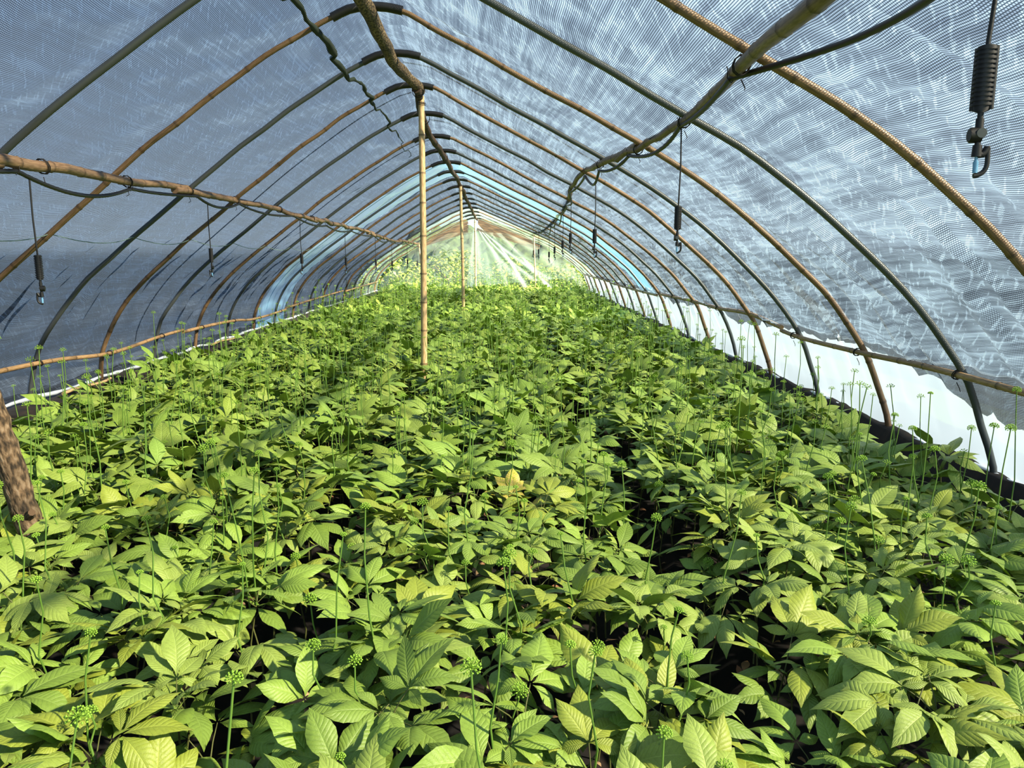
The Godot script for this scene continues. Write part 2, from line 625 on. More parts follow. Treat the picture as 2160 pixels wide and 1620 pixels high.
func ginseng() -> void:
	rng.seed = 77
	plant_kit()
	rng.seed = 404
	var spots := []
	var d := 0.95
	while d < 21.6:
		var x := -3.3
		while x < 2.6:
			var px := x + rng.randf_range(-0.075, 0.075)
			var pd := d + rng.randf_range(-0.075, 0.075)
			if in_bed(px, pd) and absf(px) < 0.72 * pd + 0.42:
				spots.append([pd + 0.12 * absf(px), px, pd])
			x += 0.163
		d += 0.163
	spots.sort_custom(func(a, b): return a[0] < b[0])
	var near := 300
	var wilted := 0
	for k in near:
		if Vector2(spots[k][1] - 0.13, spots[k][2] - 3.45).length() < Vector2(spots[wilted][1] - 0.13, spots[wilted][2] - 3.45).length():
			wilted = k
	for k in near:
		var x: float = spots[k][1]
		var pd: float = spots[k][2]
		var path := 0.60 + 0.006 * pd
		var stalk := 0.0
		var tone := rng.randi() % 4
		if rng.randf() < 0.5:
			stalk = rng.randf_range(0.10, 0.26) if rng.randf() < 0.5 else rng.randf_range(0.26, 0.5)
		if x > 1.5 and rng.randf() < 0.7:
			stalk = rng.randf_range(0.28, 0.58)
		var where := "in the bed beside the white film" if x > path else ("in the middle bed beside the footpath" if x > -0.62 else "in the wide bed beside blue net")
		var yellow := k == wilted
		var label: String = "ginseng plant with wilted yellow leaves among the green plants of the middle bed" if yellow else (["", "", "yellowish green ", "darker green "][tone] + "ginseng plant " + ("without umbel " if stalk == 0.0 else ("with tall umbel stalk " if stalk > 0.26 else "with short umbel stalk ")) + where)
		var gy := bed_top(x, pd)
		var t := thing("yellowing_ginseng_plant" if yellow else "ginseng_plant", label, "plant", Vector3(x, gy, -pd), "" if yellow else "ginseng plants " + where)
		var m: Material = m_leaf_yellow if yellow else m_leaf[tone]
		fill_plant(t, rng.randf_range(0.22, 0.33), stalk, rng.randf_range(0.84, 1.08), true, m)
		t.rotation = Vector3(rng.randf_range(-0.1, 0.1), rng.randf() * TAU, rng.randf_range(-0.1, 0.1))
	# the plants further off: too many to set out singly
	var rest := Node3D.new()
	rest.name = "ginseng_plants_further_off"
	add_child(rest)
	rest.set_meta("kind", "stuff")
	rest.set_meta("label", "mass of small leafy ginseng plants filling the beds towards the end wall")
	rest.set_meta("category", "plants")
	var sets := [[], [], [], []]
	for k in range(near, spots.size()):
		sets[rng.randi() % 4].append(spots[k])
	for v in 4:
		var one := Node3D.new()
		fill_plant(one, 0.26, [0.0, 0.26, 0.34, 0.46][v], 0.95, false, m_leaf_many)
		var mesh := merged(one)
		one.free()
		var mm := MultiMesh.new()
		mm.transform_format = MultiMesh.TRANSFORM_3D
		mm.use_colors = true
		mm.mesh = mesh
		mm.instance_count = sets[v].size()
		for k in sets[v].size():
			var s: Array = sets[v][k]
			var basis := Basis(Vector3(rng.randf_range(-1, 1), 0, rng.randf_range(-1, 1)).normalized(), rng.randf_range(0, 0.14)) * Basis(Vector3.UP, rng.randf() * TAU)
			var sc := rng.randf_range(0.88, 1.18)
			mm.set_instance_transform(k, Transform3D(basis.scaled(Vector3(sc, sc * rng.randf_range(0.85, 1.15), sc)), Vector3(s[1], bed_top(s[1], s[2]), -s[2])))
			var g := rng.randf_range(0.8, 1.0)
			mm.set_instance_color(k, Color(g * rng.randf_range(0.84, 1.0), g, g * rng.randf_range(0.75, 0.95)))
		var o := MultiMeshInstance3D.new()
		o.name = "flowering_plants" if v else "leafy_plants"
		o.multimesh = mm
		o.set_meta("kind", "stuff")
		rest.add_child(o, true)


# ---------------------------------------------------------------- cover
func cover(side: int, d0: float, d1: float, t0: float, t1: float, off: float, step_d: float, ragged := 0.0) -> ArrayMesh:
	# cloth stretched over the hoops between d0 and d1; t runs from the ridge (0) to the foot (1)
	var p: Array = prof_l if side < 0 else prof_r
	var np := p.size()
	var b := MB.new()
	var rows := int((d1 - d0) / step_d) + 1
	var first := int(t0 * (np - 1))
	var last := int(t1 * (np - 1))
	for r in rows + 1:
		var d := lerpf(d0, d1, float(r) / rows)
		var f := (d - HOOP0) / STEP
		f -= floorf(f)
		var belly := 4.0 * f * (1.0 - f)
		var edge := ragged * (0.5 * noise.get_noise_2d(d * 45.0, 9.0) + 0.3 * noise.get_noise_2d(d * 190.0, 40.0) + 0.3 * sin(d * 1.9 + 1.2)) + 0.6 * ragged * smoothstep(4.6, 3.4, d)
		for k in range(first, last + 1):
			var kk := float(k)
			if ragged > 0.0:
				kk = first + (last - first) * (1.0 + edge) * float(k - first) / (last - first)
			var k0 := clampi(int(kk), 0, np - 2)
			var q: Vector3 = p[k0].lerp(p[k0 + 1], clampf(kk - k0, 0, 1))
			var tg: Vector3 = (p[k0 + 1] - p[k0]).normalized()
			var out := Vector3(-tg.y, tg.x, 0) * (1.0 if side > 0 else -1.0)
			var t := kk / (np - 1)
			var arc := t * 4.0
			var shoulder := exp(-pow((t - 0.72) / 0.16, 2.0))
			var crease := 0.010 * noise.get_noise_2d(arc * 130.0 + d * 40.0, d * 16.0 - arc * 12.0) + 0.006 * noise.get_noise_2d(arc * 60.0 - d * 120.0, d * 90.0)
			var fold := (0.016 * shoulder + 0.004) * noise.get_noise_2d(arc * 40.0 + 70.0, d * 330.0 + (0.5 - absf(f - 0.5)) * arc * 60.0)
			var o := off - belly * (0.045 * (1.0 - 0.5 * t) + 0.02 * noise.get_noise_2d(d * 20.0, side * 50.0)) + (crease + fold) * minf(1.0, belly * 1.6 + 0.15) * 2.0
			var w := warp(q.x + out.x * o, q.y + out.y * o, d)
			b.put(w, Vector3.UP, Vector2(d / 0.4, arc / 0.4), Color.WHITE)
			b.uv2.append(Vector2(d / 3.1 + (0.37 if side > 0 else 0.0), arc / 2.7))
	var wide := last - first + 1
	for r in rows:
		for k in wide - 1:
			var a := r * wide + k
			if side > 0:
				b.quad(a, a + 1, a + wide + 1, a + wide)
			else:
				b.quad(a, a + wide, a + wide + 1, a + 1)
	b.smooth()
	return b.done()


func covers() -> void:
	for side in [-1, 1]:
		var w := Node3D.new()
		w.name = "wall_left" if side < 0 else "wall_right"
		w.set_meta("kind", "structure")
		w.set_meta("label", "sloping wall and roof of dark blue shade net over bamboo hoops" if side < 0 else "sloping wall and roof of pale grey shade net above white film")
		add_child(w)
		var foot := 0.905 if side < 0 else 0.808
		part("shade_net", cover(side, -1.2, 11.2, 0.0, foot, 0.030, 0.05, 0.0 if side < 0 else 0.045), m_net, w)
		part("plastic_film", cover(side, 11.2, 12.7, 0.0, foot, 0.030, 0.1), m_film, w)
		part("shade_net", cover(side, 12.6, 18.6, 0.0, foot, 0.026, 0.08), m_net, w)
		part("plastic_film", cover(side, 18.5, FAR_END, 0.0, foot, 0.024, 0.08), m_pale, w)
		if side > 0:
			part("white_film", cover(side, -1.2, FAR_END, 0.785, 0.915, 0.040, 0.06), m_white_film, w)
		# gathered edge at the foot of the cloth
		var b := MB.new()
		var pts := []
		var rad := []
		var p: Array = prof_l if side < 0 else prof_r
		var d := 0.5
		while d < FAR_END:
			var q: Vector3 = p[int((0.903 if side < 0 else 0.912) * (p.size() - 1))]
			pts.append(warp(q.x - side * 0.0, q.y + 0.02 * noise.get_noise_2d(d * 60.0, 5.0), d) + Vector3(side * 0.004, 0, 0))
			rad.append(0.016 + 0.009 * noise.get_noise_2d(d * 160.0, 33.0))
			d += 0.07
		tube(b, pts, rad, 6)
		part("hem", b.done(), m_white_film, w)
		if side < 0:
			seam(w)
		tie_ropes(side, w)


func seam(w: Node3D) -> void:
	# the two nets meet beside the ridge in a ragged dark green roll; further down runs a pale fold line
	var b := MB.new()
	var pts := []
	var rad := []
	var d := 2.0
	while d < 9.6:
		var q: Vector3 = prof_l[int((0.082 + 0.010 * noise.get_noise_2d(d * 60.0, 1.0)) * (prof_l.size() - 1))]
		q = q.lerp(q + Vector3(-0.04, -0.02, 0), 0.45 * noise.get_noise_2d(d * 90.0, 3.0))
		pts.append(warp(q.x, q.y - 0.012, d))
		rad.append(maxf(0.004, (0.018 + 0.014 * noise.get_noise_2d(d * 250.0, 11.0)) * clampf((9.8 - d) / 4.0, 0.2, 1.0)))
		d += 0.035
	tube(b, pts, rad, 7)
	part("seam", b.done(), m_hem, w)
	b = MB.new()
	pts = []
	d = 1.2
	while d < 11.0:
		var f := (d - HOOP0) / STEP
		f -= floorf(f)
		var q2: Vector3 = prof_l[int(0.545 * (prof_l.size() - 1))]
		pts.append(warp(q2.x + 0.03 * 4.0 * f * (1.0 - f), q2.y - 0.05 * 4.0 * f * (1.0 - f) - 0.0, d))
		d += 0.07
	tube(b, pts, [0.003], 5)
	part("fold_cord", b.done(), m_edge, w)


func tie_ropes(side: int, w: Node3D) -> void:
	# thin ropes that hold the cloth down from outside, between hoops
	var p: Array = prof_l if side < 0 else prof_r
	for n in ([1, 3, 5] if side < 0 else [0, 2, 4, 6]):
		var b := MB.new()
		var pts := []
		for k in range(0, int(0.86 * (p.size() - 1)), 3):
			var q: Vector3 = p[k]
			var d: float = HOOP0 + STEP * (n + 0.42 + 0.25 * k / p.size())
			pts.append(warp(q.x + side * 0.03, q.y + 0.03, d))
		tube(b, pts, [0.005], 5)
		part("tie_rope", b.done(), m_black, w)


# ---------------------------------------------------------------- frame
func hoops() -> void:
	var top := 15
	for n in range(-3, top + 1):
		var d := HOOP0 + STEP * n
		var is_bamboo := n % 2 != 0
		var from_end: int = top - n
		var what := "bent bamboo hoop of the tunnel frame" if is_bamboo else "bent grey pipe hoop of the tunnel frame"
		var root := thing("bamboo_hoop" if is_bamboo else "pipe_hoop", "%s, %s counted from the end wall" % [what, ORD[from_end]], "hoop", Vector3(-0.5, 0, -d), "hoops of the tunnel frame")
		for side in [-1, 1]:
			var p: Array = prof_l if side < 0 else prof_r
			var ctrl := []
			var wob := rng.randf_range(-0.03, 0.03)
			for k in range(0, p.size(), 6):
				var q: Vector3 = p[k]
				var t := float(k) / (p.size() - 1)
				ctrl.append(warp(q.x, q.y, d) + Vector3(rng.randf_range(-1, 1) * 0.006, rng.randf_range(-1, 1) * 0.006, wob * sin(PI * t)) - root.position)
			var b := MB.new()
			if is_bamboo:
				bamboo(b, ctrl, 0.015, 0.021, Color(0.23, 0.145, 0.072) * rng.randf_range(0.8, 1.15), 0.26)
				part("culm", b.done(), m_bamboo, root)
			else:
				tube(b, spline(ctrl, 0.1), [0.0175], 10)
				part("pipe", b.done(), m_pipe, root)
		# black sleeve that joins the two halves at the ridge
		var s := MB.new()
		var sp := []
		for k in [8, 6, 3, 0]:
			sp.append(warp(prof_l[k].x, prof_l[k].y, d) - root.position)
		for k in [3, 6]:
			sp.append(warp(prof_r[k].x, prof_r[k].y, d) - root.position)
		sp.resize(6)
		tube(s, spline([sp[1], sp[2], sp[3] + Vector3(0, -0.012, 0), sp[4], sp[5]], 0.04), [0.026], 10)
		part("sleeve", s.done(), m_black, root)


const RAIL_R := [[0.70, 2.06, 1.0], [0.72, 2.083, 1.9], [0.808, 2.126, 2.61], [0.88, 2.125, 3.66], [0.86, 2.135, 4.71], [0.775, 2.13, 5.76], [0.79, 2.19, 6.81], [0.767, 2.14, 7.86], [0.86, 2.12, 9.0], [0.93, 2.09, 10.3], [0.97, 2.03, 12.0], [1.04, 2.0, 14.0], [1.05, 1.97, 16.0], [0.98, 1.975, 18.0], [1.0, 1.97, 20.6]]
const RAIL_L := [[-2.10, 1.87, 0.6], [-2.07, 1.86, 2.4], [-2.05, 1.88, 3.3], [-2.2, 1.915, 4.71], [-2.245, 1.95, 5.76], [-2.25, 1.955, 6.81], [-2.165, 1.935, 7.86], [-2.09, 1.87, 8.9], [-2.10, 1.84, 11.0], [-2.04, 1.80, 13.0], [-2.08, 1.75, 15.0], [-2.02, 1.72, 17.5], [-2.02, 1.68, 20.6]]
const LOW_R := [[2.29, 0.90, 1.4], [2.285, 0.92, 3.66], [2.285, 0.895, 4.71], [2.29, 0.885, 5.76], [2.30, 0.94, 6.81], [2.31, 0.915, 7.86], [2.32, 0.92, 8.9], [2.36, 0.88, 13.0], [2.44, 0.87, 21.3]]
const LOW_L := [[-3.455, 0.66, 1.4], [-3.455, 0.68, 4.0], [-3.455, 0.665, 5.76], [-3.45, 0.60, 6.81], [-3.435, 0.64, 7.86], [-3.425, 0.65, 8.9], [-3.41, 0.63, 10.0], [-3.40, 0.58, 11.0], [-3.37, 0.62, 14.0], [-3.28, 0.69, 21.3]]


func rails() -> void:
	for e in [["bamboo_rail", RAIL_R, 0.024, "long bamboo rail with black hose under the pale net, on the white film side", Color(0.24, 0.155, 0.085), [[1.0, 5.3], [4.5, 8.8], [8.1, 12.5], [12.0, 16.5], [16.0, 20.6]], 1],
			["bamboo_rail", RAIL_L, 0.027, "long bamboo rail with black hose under the blue net, opposite the white film", Color(0.24, 0.155, 0.085), [[0.6, 3.4], [2.8, 6.0], [5.3, 9.3], [8.7, 13.0], [12.5, 16.8], [16.3, 20.6]], -1],
			["bamboo_purlin", LOW_R, 0.019, "low bamboo side rail tied to hoops along the white film", Color(0.42, 0.27, 0.13), [[1.4, 6.2], [6.0, 11.0], [10.8, 16.0], [15.8, 21.3]], 1],
			["bamboo_purlin", LOW_L, 0.019, "low bamboo side rail tied to hoops along the blue net wall", Color(0.42, 0.27, 0.13), [[1.4, 4.4], [4.1, 8.6], [8.3, 12.6], [12.3, 17.0], [16.8, 21.3]], -1]]:
		var root := thing(e[0], e[3], "rail", Vector3(e[1][0][0], e[1][0][1], -e[1][0][2]))
		var turn := 0
		var laid := []
		for seg in e[5]:
			var line := rail_path(e[1], seg[0], seg[1], 0.25, 0.012 * (1 if turn % 2 else -1) - 0.01)
			if e[6] > 0 and e[0] == "bamboo_rail" or e[0] == "bamboo_rail":
				for k in line.size():
					line[k] += Vector3(0.012 * noise.get_noise_1d(k * 40.0 + turn * 99.0), 0.022 * noise.get_noise_1d(k * 55.0 + 400.0 + turn * 99.0), 0)
			var b := MB.new()
			var local := []
			for q in line:
				local.append(q - root.position)
			laid.append(line)
			bamboo(b, local, e[2], e[2] * 0.82, e[4] * rng.randf_range(0.9, 1.12), 0.30, 9)
			part("culm", b.done(), m_bamboo, root)
			turn += 1
		# wire ties where the hoops cross
		for n in range(-3, 16):
			var d := HOOP0 + STEP * n
			if d < e[1][0][2] or d > 17:
				continue
			var c := Vector3.ZERO
			for l in laid:
				if -l[0].z <= d and -l[-1].z >= d:
					c = at_d(l, d) - root.position
			var b2 := MB.new()
			for loop in 2:
				var ring := []
				for k in 11:
					var a := TAU * k / 10.0
					ring.append(c + Vector3(cos(a) * (e[2] + 0.005), sin(a) * (e[2] + 0.006), 0.012 * loop - 0.006 + 0.01 * sin(a)))
				tube(b2, ring, [0.0028], 5)
			tube(b2, [c + Vector3(0.0, -e[2] - 0.02, 0), c + Vector3(0.012, -e[2] - 0.05, 0.01), c + Vector3(0.004, -e[2] - 0.06, 0.03)], [0.002], 4)
			part("wire_tie", b2.done(), m_wire, root)
	# the ridge: a thick old log, then thinner poles that sag
	var segs := [[3.2, 6.95, 0.045, 0.043], [6.7, 10.4, 0.036, 0.030], [10.1, 13.9, 0.034, 0.030], [13.6, 17.8, 0.034, 0.03], [17.4, 22.0, 0.034, 0.028]]
	var root2 := thing("ridge_pole", "weathered log and poles lashed end to end along the tunnel ridge", "ridge pole", Vector3(-0.72, 2.85, -3.2))
	var turn2 := 0
	for seg in segs:
		var pts := []
		var rad := []
		var col := []
		var d: float = seg[0]
		while d <= seg[1]:
			var q := warp(ridge_x(d), 2.862, d) + Vector3(0.03 * noise.get_noise_1d(d * 30.0 + turn2 * 50.0), 0.02 * noise.get_noise_1d(d * 36.0 + 300.0) - (0.03 if turn2 % 2 else 0.0), 0)
			pts.append(q - root2.position)
			rad.append(lerpf(seg[2], seg[3], (d - seg[0]) / (seg[1] - seg[0])) * (1.0 + 0.14 * noise.get_noise_1d(d * 140.0)))
			col.append((Color(0.22, 0.17, 0.095) if turn2 == 0 else Color(0.13, 0.085, 0.055)) * (0.85 + 0.5 * noise.get_noise_1d(d * 90.0 + 77.0)))
			d += 0.07
		var b3 := MB.new()
		tube(b3, pts, rad, 12, col)
		part("log" if turn2 == 0 else "pole", b3.done(), m_bark, root2)
		turn2 += 1
	for d in [6.83, 7.9, 10.25, 13.7]:
		var c2 := warp(ridge_x(d), 2.85, d) - root2.position
		var b4 := MB.new()
		for loop in 3:
			var ring2 := []
			for k in 13:
				var a2 := TAU * k / 12.0
				ring2.append(c2 + Vector3(cos(a2) * 0.052, sin(a2) * 0.058, 0.012 * loop + 0.008 * cos(a2)))
			tube(b4, ring2, [0.0025], 4)
		part("wire_tie", b4.done(), m_wire, root2)


func posts() -> void:
	for e in [[-0.675, 7.0, -0.645, 2.84, 0.031, "first bamboo post under the ridge, the tallest and thickest one"], [-0.57, 13.5, -0.60, 2.60, 0.031, "second bamboo post under the ridge, halfway to the end wall"], [-0.56, 21.4, -0.56, 2.36, 0.03, "thin bamboo post under the ridge, standing against the end wall"],
			[1.06, 20.2, 1.0, 1.97, 0.022, "short bamboo post holding up the rail end on the white film side"], [-1.88, 20.2, -2.0, 1.68, 0.022, "short bamboo post holding up the rail end on the blue net side"]]:
		var gy := bed_top(e[0], e[1]) - 0.04
		var root := thing("bamboo_post", e[5], "post", Vector3(e[0], gy, -e[1]), "bamboo posts")
		var b := MB.new()
		bamboo(b, [Vector3.ZERO, Vector3((e[2] - e[0]) * 0.45 + 0.008, (e[3] - gy) * 0.5, 0), Vector3(e[2] - e[0], e[3] - gy, 0)], e[4], e[4] * 0.86, Color(0.80, 0.57, 0.30), 0.30, 10)
		part("culm", b.done(), m_bamboo, root)
		var t := MB.new()
		for loop in 2:
			var ring := []
			for k in 13:
				var a := TAU * k / 12.0
				ring.append(Vector3(e[2] - e[0] + cos(a) * (e[4] + 0.006), e[3] - gy - 0.06 - 0.014 * loop, sin(a) * (e[4] + 0.006)))
			tube(t, ring, [0.0025], 4)
		part("wire_tie", t.done(), m_wire, root)
	# the leaning post at the picture's edge: a barked branch propping the rail
	var gy2 := bed_top(-1.74, 2.85) - 0.05
	var lp := thing("leaning_post", "thick barked branch leaning out of the plants to prop the rail", "post", Vector3(-1.72, gy2, -2.85))
	var pts := []
	var rad := []
	var col := []
	for k in 40:
		var f := k / 39.0
		pts.append(Vector3(lerpf(0.0, -0.36, f) + 0.012 * noise.get_noise_1d(k * 9.0), f * (1.83 - gy2), 0.02 * sin(f * 5.0)))
		rad.append(lerpf(0.052, 0.036, f) * (1.0 + 0.12 * noise.get_noise_1d(k * 30.0 + 50.0)))
		col.append(Color(0.26, 0.19, 0.12) * (0.85 + 0.6 * noise.get_noise_1d(k * 22.0 + 150.0)))
	var b2 := MB.new()
	tube(b2, pts, rad, 12, col)
	part("trunk", b2.done(), m_bark, lp)
	var kn := MB.new()
	tube(kn, [pts[10] + Vector3(0.03, 0, 0.03), pts[10] + Vector3(0.055, 0.02, 0.05)], [0.02, 0.013], 8, [Color(0.2, 0.14, 0.09)])
	part("knot", kn.done(), m_bark, lp)


func hose_line(table: Array, ties: Array, side: int) -> Array:
	var whole := rail_path(table, 0, 30, 0.05)
	var out := []
	for k in ties.size() - 1:
		var a: float = ties[k][0]
		var b: float = ties[k + 1][0]
		var parts := int((b - a) / 0.08)
		for s in parts:
			var f := float(s) / parts
			var q := at_d(whole, lerpf(a, b, f))
			out.append(q + Vector3(-0.01 * side, -0.045 - ties[k][1] * 4.0 * f * (1.0 - f), 0.0) + Vector3(side * ties[k][2] * 4.0 * f * (1.0 - f), 0, 0))
	return out


func irrigation() -> void:
	var ties_r := [[1.0, 0.0, 0.235], [2.72, 0.015, 0.0], [3.7, 0.055, 0.01], [4.9, 0.03, 0.01], [5.75, 0.09, 0.02], [6.8, 0.02, 0.02], [8.0, 0.05, 0.03], [9.5, 0.02, 0.0], [11, 0.09, 0.02], [12.6, 0.05, 0.0], [14.5, 0.12, 0.02], [16.5, 0.04, 0.0], [18.5, 0.05, 0.0], [20.4, 0, 0]]
	var ties_l := [[0.8, 0.05, 0.0], [2.5, 0.02, 0.0], [3.4, 0.07, 0.0], [4.75, 0.012, 0.0], [5.9, 0.06, 0.0], [6.85, 0.05, 0.0], [8.2, 0.03, 0.0], [9.6, 0.04, 0.0], [11.2, 0.03, 0.0], [13, 0.06, 0.0], [15, 0.04, 0.0], [17.5, 0.05, 0.0], [20.4, 0, 0]]
	for e in [[RAIL_R, ties_r, 1, "black irrigation hose looping under the bamboo rail on the white film side", [1.38, 3.68, 6.05, 8.35, 10.65, 12.95, 15.25, 17.5, 19.8]],
			[RAIL_L, ties_l, -1, "black irrigation hose looping under the bamboo rail on the blue net side", [3.5, 6.12, 8.4, 10.8, 13.1, 15.4, 17.6, 19.8]]]:
		var line := hose_line(e[0], e[1], e[2])
		var root := thing("irrigation_hose", e[3], "hose", line[0])
		var b := MB.new()
		var pts := []
		for q in line:
			pts.append(q - root.position)
		tube(b, pts, [0.0105], 8)
		part("tube", b.done(), m_black, root)
		for t in e[1].slice(1, e[1].size() - 1):
			var c := at_d(line, t[0]) - root.position
			var b2 := MB.new()
			tube(b2, [c + Vector3(0.012, 0.03, 0), c + Vector3(0.014, 0, 0.004), c + Vector3(0, -0.016, 0.006), c + Vector3(-0.014, 0, 0.004), c + Vector3(-0.012, 0.03, 0), c + Vector3(-0.02, 0.036, 0.01)], [0.002], 4)
			part("wire_clip", b2.done(), m_wire, root)
		var count: int = e[4].size()
		for k in count:
			var q := at_d(line, e[4][k])
			sprinkler(q, "black hanging sprinkler with ribbed weight on the %s side, %s from the end wall" % ["white film" if e[2] > 0 else "blue net", ORD[count - 1 - k]], rng.randf() * 0.8 - 0.4 + (PI if e[2] < 0 else 0.0), rng.randf_range(-0.02, 0.02) - (0.17 if k == 0 and e[2] > 0 else 0.0))


func sprinkler(top: Vector3, label: String, turn: float, stretch: float) -> void:
	var drop_ := 0.355 + stretch
	var root := thing("hanging_sprinkler", label, "sprinkler", top + Vector3(0, -drop_ - 0.215, 0), "hanging sprinklers")
	root.rotation.y = turn
	var h := drop_ + 0.215
	var sway := Basis(Vector3.UP, -turn) * Vector3(0.0, 0, 0)
	var b := MB.new()
	tube(b, [Vector3(0, h, 0), Vector3(0.004, h - drop_ * 0.5, 0.003) + sway, Vector3(0, 0.215, 0)], [0.004], 6)
	part("feed_tube", b.done(), m_black, root)
	# ribbed weight
	var w := MB.new()
	var pts := []
	var rad := []
	pts.append(Vector3(0, 0.219, 0)); rad.append(0.009)
	pts.append(Vector3(0, 0.217, 0)); rad.append(0.0145)
	for k in 13:
		var y := 0.214 - 0.0077 * k
		for e in [[0.0, 0.0172], [0.0036, 0.0172], [0.0041, 0.0140], [0.0072, 0.0140]]:
			pts.append(Vector3(0, y - e[0], 0))
			rad.append(e[1])
	pts.append(Vector3(0, 0.110, 0)); rad.append(0.013)
	pts.append(Vector3(0, 0.107, 0)); rad.append(0.006)
	tube(w, pts, rad, 16)
	var wt := part("weight", w.done(), m_black, root)
	var keel := MB.new()
	for a in [0.6, 0.6 + PI]:
		var o := Vector3(cos(a), 0, sin(a)) * 0.0150
		tube(keel, [o + Vector3(0, 0.216, 0), o + Vector3(0, 0.111, 0)], [0.004], 6)
	part("keel", keel.done(), m_black, wt)
	# neck and check valve
	var v := MB.new()
	tube(v, [Vector3(0, 0.107, 0), Vector3(0, 0.098, 0), Vector3(0, 0.096, 0), Vector3(0, 0.078, 0), Vector3(0, 0.076, 0), Vector3(0, 0.045, 0)], [0.005, 0.005, 0.0068, 0.0068, 0.005, 0.005], 10)
	tube(v, [Vector3(-0.016, 0.069, 0), Vector3(-0.014, 0.069, 0), Vector3(0.003, 0.069, 0)], [0.011, 0.0135, 0.0135], 14)
	var vv := part("check_valve", v.done(), m_black, root)
	var cap := MB.new()
	tube(cap, [Vector3(0.0, 0.071, 0.0), Vector3(0.0, 0.071, 0.014)], [0.0085], 14)
	part("cap", cap.done(), m_pipe, vv)
	# bracket shaped like a hook
	var br := MB.new()
	tube(br, [Vector3(0, 0.052, 0), Vector3(0, 0.032, 0)], [0.0075, 0.0085], 10)
	tube(br, spline([Vector3(0, 0.036, 0), Vector3(0.010, 0.036, 0), Vector3(0.017, 0.048, 0)], 0.004), [0.006], 8)
	tube(br, spline([Vector3(0.017, 0.050, 0), Vector3(0.0185, 0.035, 0), Vector3(0.0185, 0.016, 0), Vector3(0.013, 0.005, 0), Vector3(0.004, 0.0, 0), Vector3(-0.002, -0.001, 0)], 0.004), [0.0044], 8)
	part("bracket", br.done(), m_black, root)
	var nz := MB.new()
	tube(nz, [Vector3(0, 0.034, 0), Vector3(0, 0.026, 0), Vector3(0, 0.022, 0), Vector3(0, 0.004, 0)], [0.0028, 0.0028, 0.0046, 0.0040], 10)
	part("nozzle", nz.done(), m_blue, root)


